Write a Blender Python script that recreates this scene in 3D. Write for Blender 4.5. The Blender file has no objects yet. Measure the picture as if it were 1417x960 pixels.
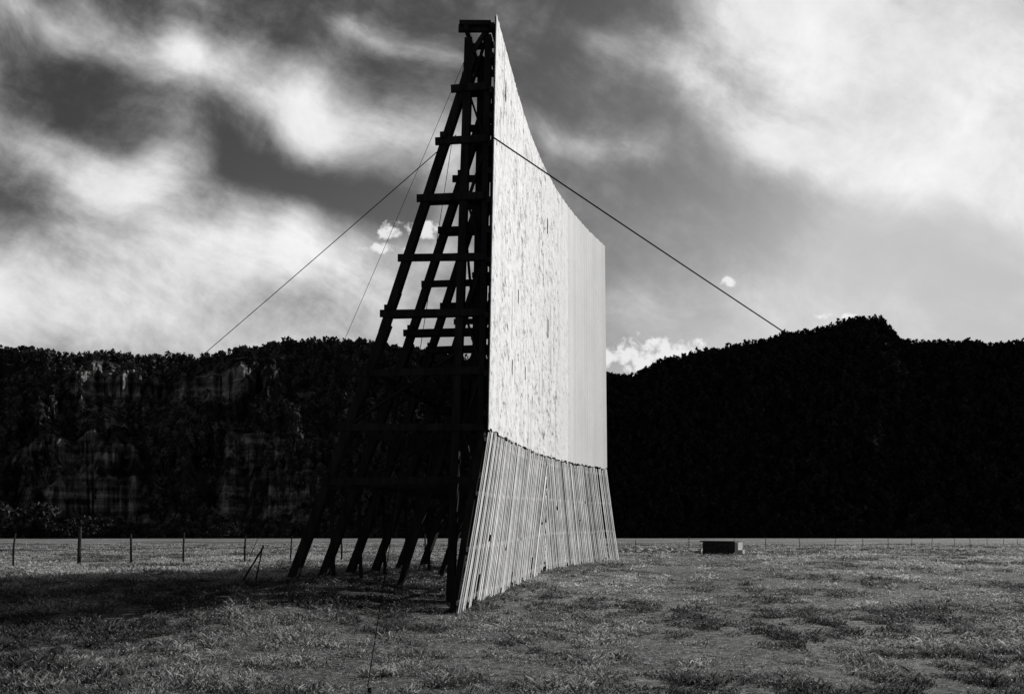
import bpy, math, random
import numpy as np
from mathutils import Vector
random.seed(7); rng=np.random.default_rng(11)
EYE=1.85
scene=bpy.context.scene

# ---------------------------------------------------------------- noise
def _h(ix,iy,seed):
    n=(ix.astype(np.int64)*374761393+iy.astype(np.int64)*668265263+seed*1442695041)&0xffffffff
    n=((n^(n>>13))*1274126177)&0xffffffff
    return ((n^(n>>16))&0xffff)/65535.0
def vnoise(x,y,seed=0):
    x=np.asarray(x,float);y=np.asarray(y,float)
    ix=np.floor(x);iy=np.floor(y);fx=x-ix;fy=y-iy
    fx=fx*fx*(3-2*fx);fy=fy*fy*(3-2*fy)
    a=_h(ix,iy,seed);b=_h(ix+1,iy,seed);c=_h(ix,iy+1,seed);d=_h(ix+1,iy+1,seed)
    return (a*(1-fx)+b*fx)*(1-fy)+(c*(1-fx)+d*fx)*fy
def fbm(x,y,o=4,seed=0):
    s=0;a=.5;t=0
    for k in range(o):
        s=s+a*vnoise(x*2**k+k*17.3,y*2**k-k*9.1,seed+k);t+=a;a*=.5
    return s/t
def sstep(a,b,x):
    t=np.clip((x-a)/(b-a),0,1);return t*t*(3-2*t)

# ---------------------------------------------------------------- materials
def new_mat(name):
    m=bpy.data.materials.new(name);m.use_nodes=True
    nt=m.node_tree
    for n in list(nt.nodes): nt.nodes.remove(n)
    return m,nt
def N(nt,t,**kw):
    n=nt.nodes.new(t)
    for k,v in kw.items(): setattr(n,k,v)
    return n
def ramp(nt,fac,stops):
    r=N(nt,'ShaderNodeValToRGB');e=r.color_ramp.elements
    while len(e)<len(stops): e.new(.5)
    for el,(p,c) in zip(e,stops):
        el.position=p;el.color=(c,c,c,1)
    nt.links.new(fac,r.inputs[0]);return r.outputs[0]
def mth(nt,op,a,b=None,c=None,clamp=False):
    n=N(nt,'ShaderNodeMath',operation=op);n.use_clamp=clamp
    for i,v in enumerate((a,b,c)):
        if v is None: continue
        if isinstance(v,(int,float)): n.inputs[i].default_value=v
        else: nt.links.new(v,n.inputs[i])
    return n.outputs[0]
def noise(nt,vec,scale,detail=5,rough=.55,dist=0):
    n=N(nt,'ShaderNodeTexNoise');n.inputs['Scale'].default_value=scale
    n.inputs['Detail'].default_value=detail;n.inputs['Roughness'].default_value=rough
    n.inputs['Distortion'].default_value=dist
    nt.links.new(vec,n.inputs['Vector']);return n.outputs[0]
def mapping(nt,vec,scale,rot=(0,0,0)):
    n=N(nt,'ShaderNodeMapping');n.inputs['Scale'].default_value=scale;n.inputs['Rotation'].default_value=rot
    nt.links.new(vec,n.inputs['Vector']);return n.outputs[0]
def finish(nt,col,rough=.85,bump=None,bstr=.3,bdist=.02,spec=.2):
    p=N(nt,'ShaderNodeBsdfPrincipled');o=N(nt,'ShaderNodeOutputMaterial')
    nt.links.new(col,p.inputs['Base Color']);p.inputs['Roughness'].default_value=rough
    p.inputs['Specular IOR Level'].default_value=spec
    if bump is not None:
        b=N(nt,'ShaderNodeBump');b.inputs['Strength'].default_value=bstr;b.inputs['Distance'].default_value=bdist
        nt.links.new(bump,b.inputs['Height']);nt.links.new(b.outputs[0],p.inputs['Normal'])
    nt.links.new(p.outputs[0],o.inputs[0]);return p
def attr(nt,name='tone'):
    a=N(nt,'ShaderNodeAttribute');a.attribute_name=name;return a.outputs['Fac']
def mrange(nt,x,a,b,smooth=False):
    m=N(nt,'ShaderNodeMapRange')
    if smooth: m.interpolation_type='SMOOTHSTEP'
    m.inputs[1].default_value=a;m.inputs[2].default_value=b;nt.links.new(x,m.inputs[0]);return m.outputs[0]

# white peeling sheathing
m_sheath,nt=new_mat('peeling_white_paint')
uv=N(nt,'ShaderNodeUVMap').outputs[0]
tone=attr(nt)
sx=N(nt,'ShaderNodeSeparateXYZ');nt.links.new(uv,sx.inputs[0])
n1=noise(nt,mapping(nt,uv,(2.4,2.6,1)),1.0,5,.75)
n2=noise(nt,mapping(nt,uv,(.7,.4,1)),1.0,3,.6)
n3=noise(nt,mapping(nt,uv,(7,6,1)),1.0,3,.7)
near=mth(nt,'MULTIPLY',mth(nt,'SUBTRACT',12.4,sx.outputs[0]),.4,clamp=True)     # wooden part, metal beyond
near=mth(nt,'MULTIPLY_ADD',near,.9,.10)
f=mth(nt,'ADD',n1,mth(nt,'MULTIPLY',mth(nt,'SUBTRACT',n2,.5),.4))
f=mth(nt,'ADD',f,mth(nt,'MULTIPLY',mth(nt,'SUBTRACT',n3,.5),.8))
soft=mrange(nt,f,.42,.70)
hard=mrange(nt,f,.62,.68)
dk=mth(nt,'ADD',mth(nt,'MULTIPLY',soft,.45),mth(nt,'MULTIPLY',hard,.45))
dk=mth(nt,'MULTIPLY',dk,near)
base=mth(nt,'MULTIPLY',tone,mth(nt,'MULTIPLY_ADD',n2,.35,.84))
col=mth(nt,'MULTIPLY',base,mth(nt,'SUBTRACT',1,dk))
finish(nt,col,.85,n3,.2,.008)

m_slat,nt=new_mat('weathered_slats')
uv=N(nt,'ShaderNodeUVMap').outputs[0];tone=attr(nt)
n1=noise(nt,mapping(nt,uv,(20,1.5,1)),1.0,4,.7)
n2=noise(nt,mapping(nt,uv,(.6,1.4,1)),1.0,3,.6)
col=mth(nt,'MULTIPLY',tone,mth(nt,'ADD',mth(nt,'MULTIPLY_ADD',n1,1.2,.0),mth(nt,'MULTIPLY_ADD',n2,1.1,-.15)))
finish(nt,col,.9,n1,.3,.01)

m_timber,nt=new_mat('creosoted_timber')
tc=N(nt,'ShaderNodeTexCoord').outputs['Object']
n1=noise(nt,mapping(nt,tc,(6,6,.9)),1.0,4,.6)
finish(nt,ramp(nt,n1,[(.3,.01),(.75,.03)]),.9,n1,.3,.02,spec=.05)

m_post,nt=new_mat('fence_post_wood')
tc=N(nt,'ShaderNodeTexCoord').outputs['Object']
n1=noise(nt,mapping(nt,tc,(20,20,3)),1.0,4,.6)
finish(nt,ramp(nt,n1,[(.3,.015),(.75,.05)]),.9,n1,.3,.02)

m_wire,nt=new_mat('steel_cable')
tc=N(nt,'ShaderNodeTexCoord').outputs['Object']
n1=noise(nt,tc,8,2,.5)
finish(nt,ramp(nt,n1,[(.3,.006),(.7,.014)]),1.0,spec=0)

m_conc,nt=new_mat('stained_concrete')
tc=N(nt,'ShaderNodeTexCoord').outputs['Object']
n1=noise(nt,tc,3,5,.65)
finish(nt,ramp(nt,n1,[(.3,.3),(.7,.6)]),.9,n1,.4,.02)
m_dark,nt=new_mat('tarred_wood')
tc=N(nt,'ShaderNodeTexCoord').outputs['Object']
n1=noise(nt,tc,6,4,.6)
finish(nt,ramp(nt,n1,[(.3,.015),(.7,.05)]),.9)

m_ground,nt=new_mat('field_soil_and_turf')
tc=N(nt,'ShaderNodeTexCoord').outputs['Object']
n2=noise(nt,tc,.07,3,.6);n3=noise(nt,mapping(nt,tc,(4.5,4.5,4.5)),1.5,6,.85)
f=mth(nt,'ADD',mth(nt,'MULTIPLY',n2,.3),mth(nt,'MULTIPLY',n3,.7))
finish(nt,ramp(nt,f,[(.39,.025),(.5,.13),(.61,.42)]),.95,n3,1.0,.14)

m_grass,nt=new_mat('dry_grass_and_weeds')
tone=attr(nt)
d=N(nt,'ShaderNodeBsdfDiffuse');t=N(nt,'ShaderNodeBsdfTranslucent');mx=N(nt,'ShaderNodeMixShader');o=N(nt,'ShaderNodeOutputMaterial')
mx.inputs[0].default_value=.42
nt.links.new(tone,d.inputs[0]);nt.links.new(tone,t.inputs[0])
nt.links.new(d.outputs[0],mx.inputs[1]);nt.links.new(t.outputs[0],mx.inputs[2]);nt.links.new(mx.outputs[0],o.inputs[0])

m_hill,nt=new_mat('hillside_rock_and_scrub')
tc=N(nt,'ShaderNodeTexCoord').outputs['Object']
n1=noise(nt,mapping(nt,tc,(.16,.16,.10)),1.0,6,.75)
n2=noise(nt,mapping(nt,tc,(.02,.02,.35)),1.0,4,.65)
rkm=mrange(nt,mth(nt,'ADD',attr(nt,'tone'),mth(nt,'MULTIPLY_ADD',n1,2.2,-1.1)),.25,.85)
rock=ramp(nt,mth(nt,'MULTIPLY_ADD',n2,.5,mth(nt,'MULTIPLY',n1,.5)),[(.40,.03),(.50,.13),(.60,.36)])
soil_shade=ramp(nt,n1,[(.4,.01),(.62,.055)])
soil_shade=mth(nt,'MULTIPLY',soil_shade,mth(nt,'MULTIPLY_ADD',attr(nt,'soil_shade'),.65,.35))  # shade of the backlit right hill painted into its soil colour
mixn=N(nt,'ShaderNodeMix',data_type='FLOAT')
nt.links.new(rkm,mixn.inputs[0]);nt.links.new(soil_shade,mixn.inputs[2]);nt.links.new(rock,mixn.inputs[3])
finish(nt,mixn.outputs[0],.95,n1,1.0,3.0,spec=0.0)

m_tree,nt=new_mat('juniper_foliage')
tone=attr(nt)
finish(nt,tone,.95,spec=0.0)

# ---------------------------------------------------------------- mesh helpers
class MB:
    def __init__(s): s.v=[];s.f=[];s.t=[];s.uv=[]
    def box(s,a,b,w,h,up=(0,0,1),tone=.5,uvs=None):
        a=Vector(a);b=Vector(b);d=(b-a).normalized();up=Vector(up)
        if abs(d.dot(up))>.98: up=Vector((1,0,0))
        r=d.cross(up).normalized();u=r.cross(d).normalized()
        i=len(s.v)
        L=(b-a).length
        for p,q in((a,0),(b,L)):
            for sx_,sy in((-1,-1),(1,-1),(1,1),(-1,1)):
                s.v.append(tuple(p+r*(w/2*sx_)+u*(h/2*sy)));s.t.append(tone);s.uv.append((sx_*w/2,q))
        s.f+=[(i,i+3,i+2,i+1),(i+4,i+5,i+6,i+7),(i,i+1,i+5,i+4),(i+1,i+2,i+6,i+5),(i+2,i+3,i+7,i+6),(i+3,i,i+4,i+7)]
    def tube(s,pts,r,n=6,tone=.5,taper=None):
        pts=[Vector(p) for p in pts];i0=len(s.v)
        for k,p in enumerate(pts):
            d=(pts[min(k+1,len(pts)-1)]-pts[max(k-1,0)]).normalized()
            up=Vector((0,0,1)) if abs(d.z)<.95 else Vector((1,0,0))
            a=d.cross(up).normalized();b=a.cross(d)
            rr=r if taper is None else r+(taper-r)*k/(len(pts)-1)
            for j in range(n):
                t=2*math.pi*j/n
                s.v.append(tuple(p+a*(rr*math.cos(t))+b*(rr*math.sin(t))));s.t.append(tone);s.uv.append((j/n,k))
        for k in range(len(pts)-1):
            for j in range(n):
                a=i0+k*n+j;b=i0+k*n+(j+1)%n
                s.f.append((a,b,b+n,a+n))
        s.f.append(tuple(i0+j for j in range(n))[::-1]);s.f.append(tuple(i0+(len(pts)-1)*n+j for j in range(n)))
    def obj(s,name,mat,parent=None):
        me=bpy.data.meshes.new(name);me.from_pydata(s.v,[],s.f)
        a=me.attributes.new('tone','FLOAT','POINT');a.data.foreach_set('value',s.t)
        ul=me.uv_layers.new(name='UVMap')
        li=np.empty(len(me.loops),dtype=np.int32);me.loops.foreach_get('vertex_index',li)
        ul.data.foreach_set('uv',np.array(s.uv,dtype=np.float32)[li].ravel())
        me.materials.append(mat);ob=bpy.data.objects.new(name,me);scene.collection.objects.link(ob)
        if parent: ob.parent=parent
        return ob
def np_mesh(name,V,F,mat,tone=None,smooth=False,extra=None):
    me=bpy.data.meshes.new(name);k=F.shape[1]
    me.vertices.add(len(V));me.vertices.foreach_set('co',V.astype(np.float32).ravel())
    me.loops.add(F.size);me.loops.foreach_set('vertex_index',F.astype(np.int32).ravel())
    me.polygons.add(len(F));me.polygons.foreach_set('loop_start',np.arange(0,F.size,k,dtype=np.int32))
    me.polygons.foreach_set('loop_total',np.full(len(F),k,dtype=np.int32))
    me.polygons.foreach_set('use_smooth',np.full(len(F),smooth,dtype=bool))
    me.update(calc_edges=True)
    if tone is not None:
        a=me.attributes.new('tone','FLOAT','POINT');a.data.foreach_set('value',tone.astype(np.float32))
    if extra is not None:
        a=me.attributes.new(extra[0],'FLOAT','POINT');a.data.foreach_set('value',extra[1].astype(np.float32))
    me.materials.append(mat);ob=bpy.data.objects.new(name,me);scene.collection.objects.link(ob);return ob
def empty(name,loc=(0,0,0)):
    e=bpy.data.objects.new(name,None);scene.collection.objects.link(e);e.location=loc;return e

# ---------------------------------------------------------------- ground
def gh(x,y):
    x=np.asarray(x,float);y=np.asarray(y,float)
    r=np.interp(y,[-100,16,18.3,23.5,28.5,36,2000],[-1.88,-1.86,-1.80,-1.60,-1.34,-1.18,-1.18])
    l=np.interp(y,[-100,9,13,17,21,2000],[-1.86,-1.80,-1.60,-1.36,-1.2,-1.2])
    w=sstep(-5.5,-1.3,x)
    b=(fbm(x*.7,y*.7,3,5)-.5)*.16*(1-sstep(50,90,y))
    return r*w+l*(1-w)+b+EYE
def axis(lo,hi,n,c,p=3.0):
    t=np.linspace(-1,1,n);a=np.sign(t)*np.abs(t)**p
    return np.where(a<0,c+a*(c-lo),c+a*(hi-c))
gx=axis(-1500,1500,420,2,3.2);gy=axis(-300,2200,460,18,3.2)
X,Y=np.meshgrid(gx,gy);Z=gh(X,Y)
V=np.stack([X,Y,Z],-1).reshape(-1,3)
I=np.arange(len(gy)*len(gx)).reshape(len(gy),len(gx))
F=np.stack([I[:-1,:-1],I[:-1,1:],I[1:,1:],I[1:,:-1]],-1).reshape(-1,4)
np_mesh('ground',V,F,m_ground,smooth=True)

# ---------------------------------------------------------------- grass
def make_grass():
    n=190000
    y=7.2*(105/7.2)**rng.random(n)
    x=(rng.random(n)*2-1)*(.655*y+2.5)
    cl=fbm(x*2.4+y*.3,y*1.9,3,21);fine=fbm(x*6,y*6,2,33);big=fbm(x*.3,y*.3,2,91)
    cl=cl*.75+big*.25
    rowc=np.abs(((x-.27*y)/1.35+.25*(big-.5))%1-.5)*2        # faint parallel mowing rows
    rut=np.minimum(np.abs(x-(.24*y+.8)),np.abs(x-(.24*y-.8)))
    rutm=sstep(.05,.55,rut+ .5*(fine-.5)+.4*(big-.5)) ; rutm=np.where(y<48,rutm,1)
    rutm=rutm*(1-.75*sstep(.55,.9,rowc)*(x>.2*y-5))
    keep=(rng.random(n)<(.55+.6*sstep(.4,.58,cl)))&(rng.random(n)<.45+.55*rutm)
    x=x[keep];y=y[keep];cl=cl[keep];fine=fine[keep];rutm=rutm[keep];n=len(x)
    nb=6
    ry=np.repeat(y,nb)
    X=np.repeat(x,nb)+rng.normal(0,.045,n*nb)*(1+ry*.03);Yy=ry+rng.normal(0,.05,n*nb)
    CL=np.repeat(cl,nb);RU=np.repeat(rutm,nb);m=len(X)
    H=(.02+.075*sstep(.40,.62,CL))*(.4+.9*rng.random(m))*(.45+.55*RU)*np.repeat(.5+1.0*rng.random(n)**2,nb)
    W=(.0012+.00042*Yy)*(.5+.9*rng.random(m))
    ang=rng.random(m)*2*np.pi
    ln=rng.normal(0,.5,m)*H;lm=rng.normal(0,.5,m)*H
    z=gh(X,Yy)-.012+rng.random(m)*.5*H
    dx=np.cos(ang)*W;dy=np.sin(ang)*W
    a=np.stack([X-dx,Yy-dy,z],-1);b=np.stack([X+dx,Yy+dy,z],-1)
    c=np.stack([X+dx*1.4+ln*.4,Yy+dy*1.4+lm*.4,z+H*.5],-1);e=np.stack([X-dx*1.0+ln,Yy-dy*1.0+lm,z+H*.75],-1)
    V=np.stack([a,b,c,e],1).reshape(-1,3)
    base=np.arange(m)*4
    F=np.stack([base,base+1,base+2,base+3],-1)
    pt=np.repeat(fbm(x*.45,y*.45,3,77),nb)
    tn=.07+.42*sstep(.36,.68,pt)*(.35+rng.random(m)*.7)+.08*rng.random(m)
    tn*=np.repeat(.3+1.1*rng.random(n),nb)*(.6+.6*RU)
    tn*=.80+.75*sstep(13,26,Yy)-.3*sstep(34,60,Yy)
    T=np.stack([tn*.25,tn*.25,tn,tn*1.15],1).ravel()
    # seed heads / small flowers
    k=200000
    fi=rng.integers(0,n,k);fi=fi[(pt.reshape(n,nb)[fi,0]+.4*(fine[fi]-.5)>.46)|(rng.random(k)<.2)];k=len(fi)
    fx=x[fi]+rng.normal(0,.07,k);fy=y[fi]+rng.normal(0,.07,k)
    fz=gh(fx,fy)+(.02+.10*sstep(.40,.62,cl[fi]))*(.3+1.0*rng.random(k))*(.45+.55*rutm[fi])
    r=(.0028+.00046*fy)*(.4+rng.random(k)*.9)
    p=np.stack([fx,fy,fz],-1)
    d1=rng.normal(0,1,(k,3));d1/=np.linalg.norm(d1,axis=1)[:,None]
    d2=np.cross(d1,rng.normal(0,1,(k,3)));d2/=np.linalg.norm(d2,axis=1)[:,None]
    d1*=r[:,None];d2*=r[:,None]
    V2=np.stack([p-d1,p-d2,p+d1,p+d2],1).reshape(-1,3)
    F2=(np.arange(k)*4)[:,None]+np.arange(4)+len(V)
    T2=np.repeat(.15+.6*rng.random(k)**1.3,4)
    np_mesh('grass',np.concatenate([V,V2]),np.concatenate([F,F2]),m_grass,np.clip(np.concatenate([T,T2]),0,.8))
make_grass()

# ---------------------------------------------------------------- drive-in screen
screen=empty('drive_in_movie_screen')
cY=np.array([18.0,20,22,25.3,27.4,29.3,33.1,36,37.5]);cX=np.array([-.72,-.4,-.08,.506,.92,1.44,2.77,4.25,5.05])
yy=np.linspace(18.0,37.5,400)
co=np.polyfit(cY,cX,4);xx=np.polyval(co,yy)
arc=np.concatenate([[0],np.cumsum(np.hypot(np.diff(xx),np.diff(yy)))])
a20=np.interp(20,yy,arc);a36=np.interp(36,yy,arc);A=a36-a20
def T(a):   # a: arc length measured from near edge of the screen -> x,y
    q=np.clip(a+a20,0,arc[-1]);ex=(a+a20)-q
    x=np.interp(q,arc,xx);y=np.interp(q,arc,yy)
    return float(x),float(y+ex)
def Tn(a):
    x0,y0=T(a-.1);x1,y1=T(a+.1);d=math.hypot(x1-x0,y1-y0)
    return (x1-x0)/d,(y1-y0)/d     # tangent;   front normal=(ty,-tx)
def zbot(a): return 2.69+.32*a/A+EYE
ZT=13.1+EYE
def lean(z,a):   # slight forward lean of the wall
    return (-.2*(1-a/A)+.1*(a/A))*(ZT-z)/(ZT-2.7-EYE)
def panel(a,z,off=0):
    x,y=T(a);tx,ty=Tn(a);
    return Vector((x+lean(z,a)+ty*off,y-tx*off,z))
sh=MB();bw=.145
nb_=int(A/bw);bw=A/nb_
for k in range(nb_):
    metal=k*bw>11.9
    gp=.0005
    a0=k*bw+gp;a1=(k+1)*bw-gp
    tone=(.78+random.uniform(-.015,.015)) if not metal else .67+random.uniform(-.01,.01)
    if k%8==0: tone-=.03
    off=random.uniform(0,.001)+(.0 if not metal else (.001 if k%2 else 0))
    zt=ZT+random.uniform(-.03,.02);zb=float(zbot(a0))+random.uniform(-.04,.04)
    cuts=[zb]
    if not metal:
        z=zb+random.uniform(.5,2.4)
        while z<zt-.6: cuts.append(z);z+=random.uniform(.35,2.4)
    cuts.append(zt)
    for c0,c1 in zip(cuts[:-1],cuts[1:]):
        oo=off+random.uniform(0,.001);tt=tone+random.uniform(-.05,.02)
        if (not metal) and random.random()<.06: tt-=random.uniform(.08,.28)
        if (not metal) and random.random()<.05 and k>4 and c1-c0<.9 : continue
        i=len(sh.v);c1_=c1-.002
        rows=[]
        for z in(c0,c1_):
            for aa in(a0,a1):
                for o_ in(-.02,oo): rows.append((aa,z,o_))
        for aa,z,o_ in rows:
            sh.v.append(tuple(panel(aa,z,o_)));sh.t.append(tt);sh.uv.append((aa,z+(k%5)*.05))
        sh.f+=[(i+1,i+3,i+7,i+5),(i,i+4,i+6,i+2),(i,i+1,i+5,i+4),(i+2,i+6,i+7,i+3),(i+4,i+5,i+7,i+6),(i,i+2,i+3,i+1)]
sh.obj('painted_sheathing',m_sheath,screen)
bk=MB();M=40
for j in range(M+1):
    aa=A*j/M
    for z,o_ in((float(zbot(aa))+.03,-.045),(ZT-.05,-.045),(float(zbot(aa))+.03,-.03),(ZT-.05,-.03)):
        bk.v.append(tuple(panel(aa,z,o_)));bk.t.append(.5);bk.uv.append((aa,z))
for j in range(M):
    i=j*4
    bk.f+=[(i,i+4,i+5,i+1),(i+2,i+3,i+7,i+6),(i+1,i+5,i+7,i+3),(i,i+2,i+6,i+4)]
bk.f+=[(0,1,3,2),(4*M,4*M+2,4*M+3,4*M+1)]
bk.obj('backing_boards',m_timber,screen)

# skirt
bx=np.array([-1.26,-.68,-.17,.45,1.2,2.7,4.2,5.04]);by=np.array([18.3,21,23.4,26,28.8,33,35.8,37.2])
byy=np.linspace(18.3,37.2,300);bxx=np.polyval(np.polyfit(by,bx,3),byy)
barc=np.concatenate([[0],np.cumsum(np.hypot(np.diff(bxx),np.diff(byy)))])
BL=barc[-1];SL=1.8;SR=BL-SL-A
def Bs(b):
    q=min(max(b,0),BL);x=float(np.interp(q,barc,bxx));y=float(np.interp(q,barc,byy))+(b-q)
    return x,y
def S(b,t,off=0):
    x0,y0=Bs(b);z0=float(gh(x0,y0))-.03
    a=b-SL;x1,y1=T(a);z1=float(zbot(min(max(a,0),A)))-.02;x1+=lean(z1,min(max(a,0),A))
    tx,ty=Tn(min(max(a,0),A))
    return Vector((x0*(1-t)+x1*t+ty*off,y0*(1-t)+y1*t-tx*off,z0*(1-t)+z1*t))
bs=float(np.interp(28.8,byy,barc))
sk=MB()
def slat(b,sgn,w,tone):
    sh_=SL if sgn>0 else -SR
    te=min(1,(bs-b)/SL) if sgn>0 else min(1,(b-bs)/SR)
    if te<.03: return
    t0=random.choice([0,0,0,.01,.02,random.uniform(0,.05)])
    if random.random()<.06: t0=random.uniform(.05,.2)
    te2=te-(random.uniform(0,.02) if te>=1 else 0)
    segs=[(t0,te2)]
    if random.random()<.08:
        c=random.uniform(.25,.7)*te2
        if c>t0+.05: segs=[(t0,c),(c+random.uniform(.01,.04),te2)]
    jl=random.uniform(-.03,.03)
    for s0,s1 in segs:
        if s1-s0<.03: continue
        of=random.uniform(0,.015);i=len(sk.v);n=5;tj=tone*random.uniform(.85,1.1)
        for q in range(n):
            t=s0+(s1-s0)*q/(n-1);bb=b+sh_*t+jl*t
            for db in(-w/2,w/2):
                for o_ in(of-.006,of+.003):
                    sk.v.append(tuple(S(bb+db,t,o_)));sk.t.append(tj);sk.uv.append((b+db+ (0 if db<0 else .02),t*4.6))
        for q in range(n-1):
            j=i+q*4
            sk.f+=[(j+1,j+3,j+7,j+5),(j,j+4,j+6,j+2),(j,j+1,j+5,j+4),(j+2,j+6,j+7,j+3)]
        sk.f+=[(i,i+2,i+3,i+1),(j+4,j+5,j+7,j+6)]
b=.04;pit=.178
while b<BL:
    sgn=1 if b<bs else -1
    if random.random()>.012:
        slat(b+random.uniform(-.01,.01),sgn,random.uniform(.09,.12),random.uniform(.46,.72) if random.random()<.88 else .28)
    b+=pit
sk.obj('skirt_slats',m_slat,screen)

# timber frame
tf=MB()
ny=9
frA=[.35+ (A-.7)*i/(ny-1) for i in range(ny)]
levels=[5.67,7.06,8.57,10.0,11.34,12.95]
def back(a,off,z):
    x,y=T(a);tx,ty=Tn(min(max(a,0),A));k=.55
    nx,nyy=ty,-tx*k
    l=math.hypot(nx,nyy);nx/=l;nyy/=l
    ln_=lean(max(z+EYE,2.7+EYE),min(max(a,0),A))
    if z<2.7: ln_-=0.55*(1-a/A)*min(1,(2.7-z)/4)*math.exp(-off)
    return Vector((x+ln_-nx*off-.16,y-nyy*off,z+EYE))
def rake(z):  # offset of raking leg at height z (eye relative)
    return float(np.interp(z,[-1.4,5.4,12.4,13.4],[5.15,2.62,.42,.42]))
for i,a in enumerate(frA):
    g=lambda off: float(gh(*back(a,off,0)[:2]))-EYE-.15
    tx,ty=Tn(a);al=(tx,ty,0)
    tf.box(back(a,.10,2.6),back(a,.10,12.75),.16,.20,up=al)
    tf.box(back(a+.3,.34,2.6),back(a+.3,.34,12.4),.16,.17,up=al)
    tf.box(back(a,.45,g(.5)),back(a,.10,2.7),.16,.20,up=al)
    tf.box(back(a,.60,g(.7)),back(a,.60,12.7),.2,.22,up=al)
    tf.box(back(a,rake(-1.4),g(5.25)),back(a,rake(5.4)-.02,5.45),.22,.25,up=al)
    tf.box(back(a,rake(5.2)+.02,5.2),back(a,.5,12.2),.2,.22,up=al)
    tf.box(back(a+.12,rake(4.3)-.02,4.3),back(a+.12,rake(6.3)-.02,6.3),.05,.2,up=al)  # splice
    for j,z in enumerate([1.4,2.8,4.2]+levels):
        o=max(rake(z),.66)+random.uniform(.14,.3)
        dz=random.uniform(-.05,.05)
        tf.box(back(a-.15,o,z+dz),back(a-.15,.0,z+dz+random.uniform(-.05,.05)),.07,.18)
        if j%2==1: tf.box(back(a+.16,o-.12,z+dz+.02),back(a+.16,.0,z+dz+.02),.07,.15)
        if j%3==0: tf.box(back(a-.25,rake(z),z+dz+.13),back(a+.25,rake(z),z+dz+.13),.16,.14)
    lv=[-.2,1.4,2.8,4.2]+levels
    for j in range(len(lv)-1):
        z0,z1=lv[j],lv[j+1]
        if j%2: tf.box(back(a+.05,.12,z0),back(a+.05,.58,z1),.05,.12,up=al)
        else: tf.box(back(a+.05,.58,z0),back(a+.05,.12,z1),.05,.12,up=al)
        if 0<z0<4 and (j+i)%2==0:
            tf.box(back(a-.06,rake(z0),z0),back(a-.06,.7,z1+.5),.05,.15,up=al)
for i,a in enumerate(frA):
    g=lambda off: float(gh(*back(a,off,0)[:2]))-EYE-.15
    al=(*Tn(a),0)
    if i%2: tf.box(back(a+.1,2.9,g(3.0)),back(a+.1,.8,5.0),.14,.16,up=al)
    tf.box(back(a+.3,rake(0)-.55,g(4.2)),back(a+.12,rake(1.2)-.1,1.2),.08,.1,up=al)
for z in levels[:]+[4.2,3.2,7.8,9.3,10.7,12.2]:
    for q in range(24):
        a0=A*q/24;a1=A*(q+1)/24
        p=panel(a0,z-.12+EYE,-.11);q_=panel(a1,z-.12+EYE,-.11)
        if z-.3+EYE>zbot(a1): tf.box(p,q_,.1,.14)
for i in range(ny-1):
    a0,a1=frA[i],frA[i+1]
    for j,z in enumerate([1.4,4.2]):
        tf.box(back(a0,rake(z)-.1,z+.05),back(a1,rake(z)-.1,z+.05),.06,.14)
    if i%2==0:
        tf.box(back(a0,.74,.5),back(a1,.74,5.2),.05,.14)
        tf.box(back(a0,.74,9),back(a1,.74,5.6),.05,.14)
    else:
        tf.box(back(a0,rake(4.2)-.2,4.2),back(a1,rake(.3)-.2,.3),.05,.14)
tf.box(back(frA[0]-.25,.80,12.98),back(frA[0]-.25,-.0,12.93),.08,.11)
tf.box(back(frA[0]+.2,.68,12.62),back(frA[0]+.2,-.0,12.66),.09,.13)
tf.box(back(frA[0]-.3,.62,12.84),back(frA[0]+1.2,.62,12.84),.12,.12)
tf.box(back(frA[0]-.1,.5,12.3),back(frA[0]-.1,.1,12.9),.06,.12)
tf.obj('timber_frame',m_timber,screen)

# skirt rails behind slats
sr=MB();sp_=MB()
for t in(.06,.33,.63,.94):
    o=-.05
    lo=SL*t;hi=BL-SR*t
    for q in range(20):
        b0=lo+(hi-lo)*q/20;b1=lo+(hi-lo)*(q+1)/20
        sr.box(S(b0,t,o),S(b1,t,o),.05,.10,tone=.3)
for q in range(12):
    bb=.3+ (BL-.6)*q/11
    sh_=SL*(1-q/5.5) if q<6 else -SR*(q-5.5)/5.5
    sp_.box(S(bb,0,-.2),S(bb+sh_,1,-.2),.13,.13)
sr.obj('skirt_rails',m_slat,screen);sp_.obj('skirt_studs',m_timber,screen)

# guy cables
gw=MB()
def cable(p,q,r,sag=.15,n=14):
    p=Vector(p);q=Vector(q);pts=[]
    for i in range(n+1):
        t=i/n;v=p.lerp(q,t);v.z-=sag*4*t*(1-t);pts.append(v)
    gw.tube(pts,r,5)
E=EYE
cable((-.50,19.97,10.0+E),(26.2,33.0,-1.25+E),.019,.12)
cable((-1.45,20.6,10.35+E),(-30.6,44.0,-1.2+E),.012,.2)
cable((-1.15,20.4,12.7+E),(-1.67,9.2,-1.75+E),.006,.08)
cable((-1.15,20.5,12.4+E),(-7.3,21.3,-1.2+E),.006,.06)
gw.obj('guy_cables',m_wire,screen)
st=MB()
for (sx0,sy0) in((-7.3,21.3),):
    gz=float(gh(sx0,sy0))
    st.tube([(sx0-.05,sy0,gz-.2),(sx0+.62,sy0+.1,gz+.95)],.025,6)
    st.tube([(sx0+.5,sy0-.3,gz-.1),(sx0+.60,sy0+.1,gz+.98)],.02,6)
for p in((26.2,33),(-30.6,44),(-1.67,9.2)):
    gz=float(gh(*p));st.tube([(p[0],p[1],gz-.3),(p[0]+.02,p[1]+.02,gz+.08)],.025,6)
st.obj('anchor_stakes',m_timber,screen)

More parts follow.
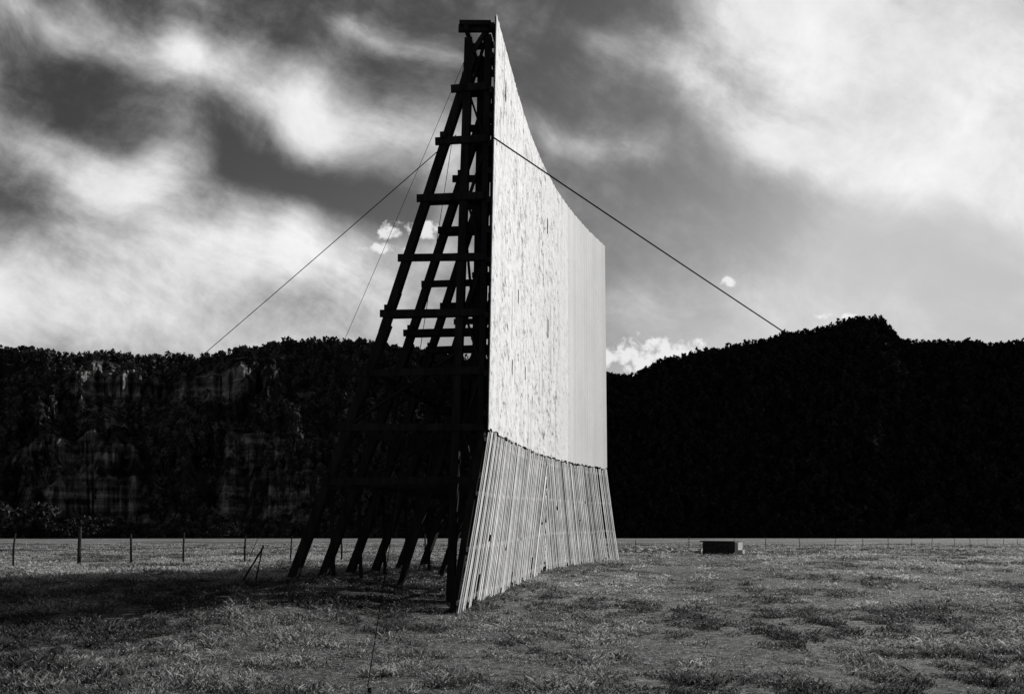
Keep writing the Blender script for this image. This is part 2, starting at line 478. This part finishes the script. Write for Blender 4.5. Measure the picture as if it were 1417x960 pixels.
# ---------------------------------------------------------------- fence
fence=empty('barbed_wire_fence')
fp=MB();fw=MB()
p0=Vector((-40,13.5));p1=Vector((120,142));L=(p1-p0).length;dr=(p1-p0)/L
tops=[];s=0;k=0
while s<L:
    x,y=p0+dr*s;z=float(gh(x,y));big=(k%9==3) and x<0
    h=(1.55 if big else random.uniform(1.1,1.35));r=.075 if big else random.uniform(.035,.055)
    if x>0: r=random.uniform(.02,.03);h=random.uniform(.9,1.1)
    lx,ly=random.uniform(-.08,.08),random.uniform(-.05,.05)
    fp.tube([(x,y,z-.2),(x+lx*.4+random.uniform(-.02,.02),y,z+h*.5),(x+lx,y+ly,z+h)],r,7,taper=r*.8)
    tops.append((x,y,z));s+=random.uniform(1.9,2.8) if x<0 else random.uniform(3.5,5.5);k+=1
for (a_,b_) in zip(tops[:-1],tops[1:]):
    for hh in(.35,.65,.88):
        A1=Vector((a_[0]-.04,a_[1]-.06,a_[2]+hh));B1=Vector((b_[0]-.04,b_[1]-.06,b_[2]+hh))
        md=(A1+B1)/2;md.z-=.03
        fw.tube([A1,md,B1],.006,4)
fp.obj('posts',m_post,fence);fw.obj('wires',m_wire,fence)

# ---------------------------------------------------------------- low concrete shed + rubble
gz=float(gh(13.4,50))
shed=empty('low_concrete_bunker',(13.4,50.0,gz));shed.rotation_euler=(0,0,math.radians(-27))
s1=MB()
s1.box((-1.25,0,.36),(.75,0,.36),1.3,.72,tone=.3);s1.obj('body',m_dark,shed)
s2=MB()
s2.box((.753,-.02,.33),(.95,-.02,.33),1.4,.72)
s2.box((.953,-.3,.1),(1.2,-.3,.1),.6,.3)
s2.obj('end_wall',m_conc,shed)
s3=MB();s3.box((-1.4,0,.77),(.74,0,.75),1.55,.08)
for q in range(5): s3.box((-1.2+q*.38,-.68,-.05),(-1.2+q*.38,-.68,.70),.07,.05)
s3.obj('roof_slab',m_dark,shed)
rb=MB()
for _ in range(110):
    x=random.gauss(9.4,2.2);y=random.gauss(54,1.2);z=float(gh(x,y));w=random.uniform(.1,.34)
    an=random.random()*3;rb.box((x,y,z+w*.2),(x+math.cos(an)*w*1.5,y+math.sin(an)*w,z+w*random.uniform(.2,.9)),w,w*.6)
rb.obj('rubble_pile',m_conc)

# ---------------------------------------------------------------- hills
RU=np.array([-3,-1.6,-.9,-.644,-.589,-.544,-.507,-.471,-.435,-.398,-.353,-.307,-.28,-.235,-.19,-.153,-.098,0,.06,.121,.156,.184,.229,.275,.32,.356,.393,.42,.443,.455,.464,.476,.49,.52,.565,.602,.634,.75,1.0,1.7,3])
RP=np.array([470,460,478,485,489,493,489,495,495,497,489,481,475,474,474,480,490,505,520,524,520,504,491,483,470,463,455,446,441,440,443,456,470,478,476,478,477,470,440,420,430])
RV=(741-RP)/1100.0
def hill(u,t,full=False):
    """u: bearing (x/y), t: 0 foot of the slope .. 1 ridge .. 1.6 far side"""
    left=1-sstep(-.32,-.1,u)
    yr=430+60*(fbm(u*2.2,0*u,2,3)-.5)+30*sstep(.2,.5,u)
    yb=292+30*(fbm(u*5,0*u+2,3,9)-.5)
    rz=np.interp(u,RU,RV)*yr
    tt=np.clip(t,0,1)
    wob=.06*(fbm(u*12,0*u,3,13)-.5)+.07*(fbm(u*50,tt*3,3,14)-.5)
    a=tt+wob
    seg=sstep(-.60,-.52,u)*(1-sstep(-.36,-.26,u))
    low=sstep(.40,.55,fbm(u*9+1.7,0*u,2,44))*sstep(-.66,-.56,u)*(1-sstep(-.34,-.22,u))
    ledge=.09*seg
    out=.07*low
    sm=np.interp(tt,[0,.15,.6,1],[0,.11,.60,1])
    s_up=sstep(.70,.74,a)-sstep(.74,1.0,a)
    s_lo=sstep(.14,.20,a)-sstep(.2,.5,a)
    s_l2=sstep(.30,.35,a)-sstep(.35,.6,a)
    pr=sm+ledge*s_up+out*s_lo+out*s_l2*.9
    y=yb+(yr-yb)*tt
    env=np.sin(np.pi*tt)
    rav=np.abs(fbm(u*13,tt*1.2,4,17)-.5)*2
    y=y+env*(rav-.4)*(44*left+14*(1-left))
    y=y+env*(np.abs(fbm(u*60,tt*5,3,19)-.5)*2-.4)*(12*left+2)
    z=rz*pr+env*(fbm(u*40,tt*8,3,23)-.5)*8
    bn=lambda lo,hi: sstep(lo-.04,lo,a)*(1-sstep(hi,hi+.06,a))
    brk=sstep(.38,.62,fbm(u*34,tt*7,3,72))
    rm=seg*bn(.68,.76)*(.35+.65*brk)+low*(bn(.12,.22)+bn(.29,.38))*(.25+.7*brk)+.5*left*sstep(.5,.66,fbm(u*16,tt*12,3,71))
    rm=np.clip(rm,0,1)
    y=y+rm*(np.abs(fbm(u*150,tt*5,3,81)-.5)*2-.4)*8
    b=np.clip(t-1,0,1)
    y=y+b*420;z=z*(1-b*1.7)
    if full: return u*y,y,z-1.3+EYE,rm
    return u*y,y,z-1.3+EYE
us=np.concatenate([np.linspace(-2.6,-.75,90,endpoint=False),np.linspace(-.75,.75,800,endpoint=False),np.linspace(.75,2.6,90)])
ts=np.concatenate([np.linspace(0,1,190),np.linspace(1.03,1.62,12)])
U,Tt=np.meshgrid(us,ts);hx,hy,hz,hr=hill(U,Tt,True);hz[0]-=3
V=np.stack([hx,hy,hz],-1).reshape(-1,3)
I=np.arange(len(ts)*len(us)).reshape(len(ts),len(us))
F=np.stack([I[:-1,:-1],I[:-1,1:],I[1:,1:],I[1:,:-1]],-1).reshape(-1,4)
np_mesh('hills',V,F,m_hill,hr.ravel(),extra=('soil_shade',(1-sstep(-.3,.0,U)).ravel()))  # mask for the painted shade: full tone left, darkened right
def make_trees():
    n=21000
    u=rng.uniform(-.95,.95,n);t=np.where(rng.random(n)<.2,rng.uniform(.93,1.02,n),rng.random(n)**.9)
    rm=hill(u,t,True)[3]
    dens=fbm(u*30,t*9,2,55)
    k=((dens>.40)|(t>.93)|(u>-.2))&(rng.random(n)>rm*.9)
    u=u[k];t=t[k]
    u2=rng.uniform(-.95,.95,2600);t2=rng.uniform(-.0,.05,2600);u=np.concatenate([u,u2]);t=np.concatenate([t,t2]);n=len(u)
    x,y,z=hill(u,t)
    sz=rng.uniform(1.2,3.4,n)*np.where(t>.93,.8+.6*fbm(u*50,u*0,2,8),1)*np.where(t<.05,.75,1)
    m=24
    th=rng.random((n,m))*2*np.pi;rr=np.sqrt(rng.random((n,m)));hh=rng.random((n,m))
    rad=rr*sz[:,None]*.55*np.sin(np.pi*np.clip(hh*.85+.12,0,1))
    c=np.stack([x[:,None]+rad*np.cos(th),y[:,None]+rad*np.sin(th),z[:,None]-.3+hh*sz[:,None]*1.25],-1).reshape(-1,3)
    q=len(c);s=(np.repeat(sz,m)*.24*(.6+.8*rng.random(q)))[:,None]
    A_=rng.normal(0,1,(q,3));A_/=np.linalg.norm(A_,axis=1)[:,None];B_=np.cross(A_,rng.normal(0,1,(q,3)));B_/=np.linalg.norm(B_,axis=1)[:,None]
    V=np.stack([c+A_*s,c-A_*s*.5+B_*s,c-A_*s*.5-B_*s],1).reshape(-1,3)
    F=np.arange(3*q).reshape(-1,3)
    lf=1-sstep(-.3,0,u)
    tn=np.repeat(np.repeat(rng.uniform(.012,.035,n)*(1-lf)+rng.uniform(.02,.10,n)*lf,m),3)  # sun and shade put into foliage colour: right hill darker, left lighter
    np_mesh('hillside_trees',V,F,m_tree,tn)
make_trees()
def shrub(cx,cy,w,h,n,name,tl):
    gz=float(gh(cx,cy))
    nc=14;cc=np.stack([rng.normal(0,w*.3,nc),rng.normal(0,w*.25,nc),h*(.25+.55*rng.random(nc))],-1)
    ci=rng.integers(0,nc,n);d=rng.normal(0,1,(n,3));d/=np.linalg.norm(d,axis=1)[:,None]
    c=cc[ci]+d*(rng.random(n)**.4)[:,None]*np.array([w*.2,w*.2,h*.22])+np.array([cx,cy,gz])
    c[:,2]=np.maximum(c[:,2],gz)
    s=(w*.03*(.6+.8*rng.random(n)))[:,None]
    A_=rng.normal(0,1,(n,3));A_/=np.linalg.norm(A_,axis=1)[:,None];B_=np.cross(A_,rng.normal(0,1,(n,3)));B_/=np.linalg.norm(B_,axis=1)[:,None]
    V=np.stack([c+A_*s,c-A_*s*.5+B_*s,c-A_*s*.5-B_*s],1).reshape(-1,3)
    np_mesh(name,V,np.arange(3*n).reshape(-1,3),m_tree,np.repeat(rng.uniform(.008,tl,n),3))
shrub(-172,262,24,13,3500,'shrub_thicket',.09)
shrub(-150,270,14,8,1500,'shrub_thicket',.06)
shrub(141,268,12,5,1200,'shrub_thicket',.04)
shrub(-95,265,10,6,1200,'shrub_thicket',.06)

# ---------------------------------------------------------------- sun, sky
el=math.radians(25);az=math.atan2(.762,.648)
sv=Vector((math.sin(az)*math.cos(el),math.cos(az)*math.cos(el),math.sin(el)))
sl=bpy.data.lights.new('sun','SUN');sl.energy=5.0;sl.angle=math.radians(.5);sl.color=(1,.99,.98)
so=bpy.data.objects.new('sun',sl);scene.collection.objects.link(so);so.rotation_euler=(-sv).to_track_quat('-Z','Y').to_euler()
w=bpy.data.worlds.new('World');scene.world=w;w.use_nodes=True;nt=w.node_tree
for n in list(nt.nodes): nt.nodes.remove(n)
sky=N(nt,'ShaderNodeTexSky');sky.sky_type='NISHITA';sky.sun_disc=False;sky.sun_elevation=el;sky.sun_rotation=az
sky.air_density=1.0;sky.dust_density=.6
sp=N(nt,'ShaderNodeSeparateColor');nt.links.new(sky.outputs[0],sp.inputs[0]);red=sp.outputs[0]   # red-filtered monochrome
tc=N(nt,'ShaderNodeTexCoord').outputs['Generated']
s3_=N(nt,'ShaderNodeSeparateXYZ');nt.links.new(tc,s3_.inputs[0])
yc=mth(nt,'MAXIMUM',s3_.outputs[1],.18)
u0=mth(nt,'DIVIDE',s3_.outputs[0],yc);v0=mth(nt,'DIVIDE',s3_.outputs[2],yc)
cb=N(nt,'ShaderNodeCombineXYZ');nt.links.new(u0,cb.inputs[0]);nt.links.new(v0,cb.inputs[1]);uvv=cb.outputs[0]
wn=N(nt,'ShaderNodeTexNoise');wn.inputs['Scale'].default_value=4.5;wn.inputs['Detail'].default_value=1.5;nt.links.new(uvv,wn.inputs['Vector'])
ws=N(nt,'ShaderNodeSeparateColor');nt.links.new(wn.outputs['Color'],ws.inputs[0])
u=mth(nt,'ADD',u0,mth(nt,'MULTIPLY_ADD',ws.outputs[0],.16,-.08));v=mth(nt,'ADD',v0,mth(nt,'MULTIPLY_ADD',ws.outputs[1],.12,-.06))
def streak(a,b,r,wt):
    ax,ay=a;dx,dy=b[0]-ax,b[1]-ay;L2=dx*dx+dy*dy
    pu=mth(nt,'SUBTRACT',u,ax);pv=mth(nt,'SUBTRACT',v,ay)
    t=mth(nt,'ADD',mth(nt,'MULTIPLY',pu,dx/L2),mth(nt,'MULTIPLY',pv,dy/L2),clamp=True)
    qx=mth(nt,'SUBTRACT',pu,mth(nt,'MULTIPLY',t,dx));qy=mth(nt,'SUBTRACT',pv,mth(nt,'MULTIPLY',t,dy))
    d2=mth(nt,'ADD',mth(nt,'MULTIPLY',qx,qx),mth(nt,'MULTIPLY',qy,qy))
    return mth(nt,'MULTIPLY',mth(nt,'EXPONENT',mth(nt,'MULTIPLY',d2,-1/(r*r))),wt)
ST=[((-.70,.67),(-.416,.61),.032,.5),((-.416,.61),(-.235,.536),.04,.55),((-.235,.536),(-.09,.464),.045,.6),
((-.70,.58),(-.47,.45),.045,.42),((-.47,.45),(-.30,.36),.06,.42),((-.66,.30),(-.16,.28),.10,.75),
((.14,.625),(.356,.5),.035,.55),((.356,.67),(.70,.49),.11,1.15),((.356,.5),(.66,.41),.045,.65),
((.04,.5),(.175,.486),.02,.4),((.15,.29),(.5,.27),.05,.3),((-.2,.65),(-.05,.59),.02,.35),
((-.36,.48),(-.14,.41),.03,-.35),((-.62,.555),(-.48,.50),.03,-.35)]
D=None
for s_ in ST:
    e=streak(*s_);D=e if D is None else mth(nt,'ADD',D,e)
rotv=mapping(nt,uvv,(1,1,1),(0,0,math.radians(27)))
wv=N(nt,'ShaderNodeVectorMath',operation='ADD');nt.links.new(rotv,wv.inputs[0])
wsc=N(nt,'ShaderNodeVectorMath',operation='SCALE');nt.links.new(wn.outputs['Color'],wsc.inputs[0]);wsc.inputs['Scale'].default_value=.10;nt.links.new(wsc.outputs[0],wv.inputs[1])
rv=wv.outputs[0]
fib=noise(nt,mapping(nt,rv,(3.6,8,1)),1.0,6,.60)
fib2=noise(nt,mapping(nt,rv,(9,30,1)),1.0,4,.6)
bil=noise(nt,rv,7,7,.64)
fb=mth(nt,'ADD',mth(nt,'MULTIPLY',fib,.86),mth(nt,'MULTIPLY',fib2,.14))
D=mth(nt,'MULTIPLY',D,mth(nt,'MULTIPLY_ADD',fb,1.6,.1))
D=mth(nt,'ADD',D,mth(nt,'ADD',mth(nt,'MULTIPLY_ADD',fb,.8,-.40),mth(nt,'MULTIPLY_ADD',bil,.9,-.45)))
cir=mrange(nt,D,-.14,1.05,True)
cir=mth(nt,'MULTIPLY',cir,mrange(nt,s3_.outputs[1],.25,.6,True))      # clouds cut away outside the view: unseen sky kept dark to deepen shadows
cn=noise(nt,uvv,34,4,.6)
def cum(cu,cv,rx,ry):
    a=mth(nt,'DIVIDE',mth(nt,'SUBTRACT',u0,cu),rx);b=mth(nt,'DIVIDE',mth(nt,'SUBTRACT',v0,cv),ry)
    d=mth(nt,'ADD',mth(nt,'MULTIPLY',a,a),mth(nt,'MULTIPLY',b,b))
    return mrange(nt,mth(nt,'SUBTRACT',mth(nt,'MULTIPLY_ADD',cn,5.0,-1.8),d),0,.8,True)
cu=None
for q in((.18,.222,.11,.034),(-.13,.383,.045,.014),(.268,.317,.014,.009),(.41,.275,.03,.007),(-.16,.36,.03,.008)):
    e=cum(*q);cu=e if cu is None else mth(nt,'MAXIMUM',cu,e)
def mixf(f,a,b):
    m_=N(nt,'ShaderNodeMix',data_type='FLOAT');nt.links.new(f,m_.inputs[0])
    for i_,q in((2,a),(3,b)):
        if isinstance(q,(int,float)): m_.inputs[i_].default_value=q
        else: nt.links.new(q,m_.inputs[i_])
    return m_.outputs[0]
clear=mth(nt,'MINIMUM',mth(nt,'MULTIPLY',mth(nt,'POWER',red,1.8),.32),5.5)    # film contrast on the red-filtered sky
cb_=mth(nt,'MULTIPLY_ADD',bil,6.0,5.2)
c1=mixf(cir,clear,cb_)
c2=mixf(mth(nt,'MULTIPLY',cu,.85),c1,9.0)
bg=N(nt,'ShaderNodeBackground');bg.inputs[1].default_value=.1;nt.links.new(c2,bg.inputs[0])
wo=N(nt,'ShaderNodeOutputWorld');nt.links.new(bg.outputs[0],wo.inputs[0])
try:
    w.cycles.sampling_method='MANUAL';w.cycles.sample_map_resolution=256
except Exception as ex: print(ex)

# ---------------------------------------------------------------- camera
cam=bpy.data.cameras.new('camera');co_=bpy.data.objects.new('camera',cam);scene.collection.objects.link(co_)
co_.location=(0,0,EYE);co_.rotation_euler=(math.radians(90),0,0)
cam.sensor_width=36;cam.lens=36*1100/1417;cam.shift_y=260/1417;cam.clip_end=6000;cam.clip_start=.1
scene.camera=co_
scene.view_settings.view_transform='Standard';scene.view_settings.look='None';scene.view_settings.exposure=0
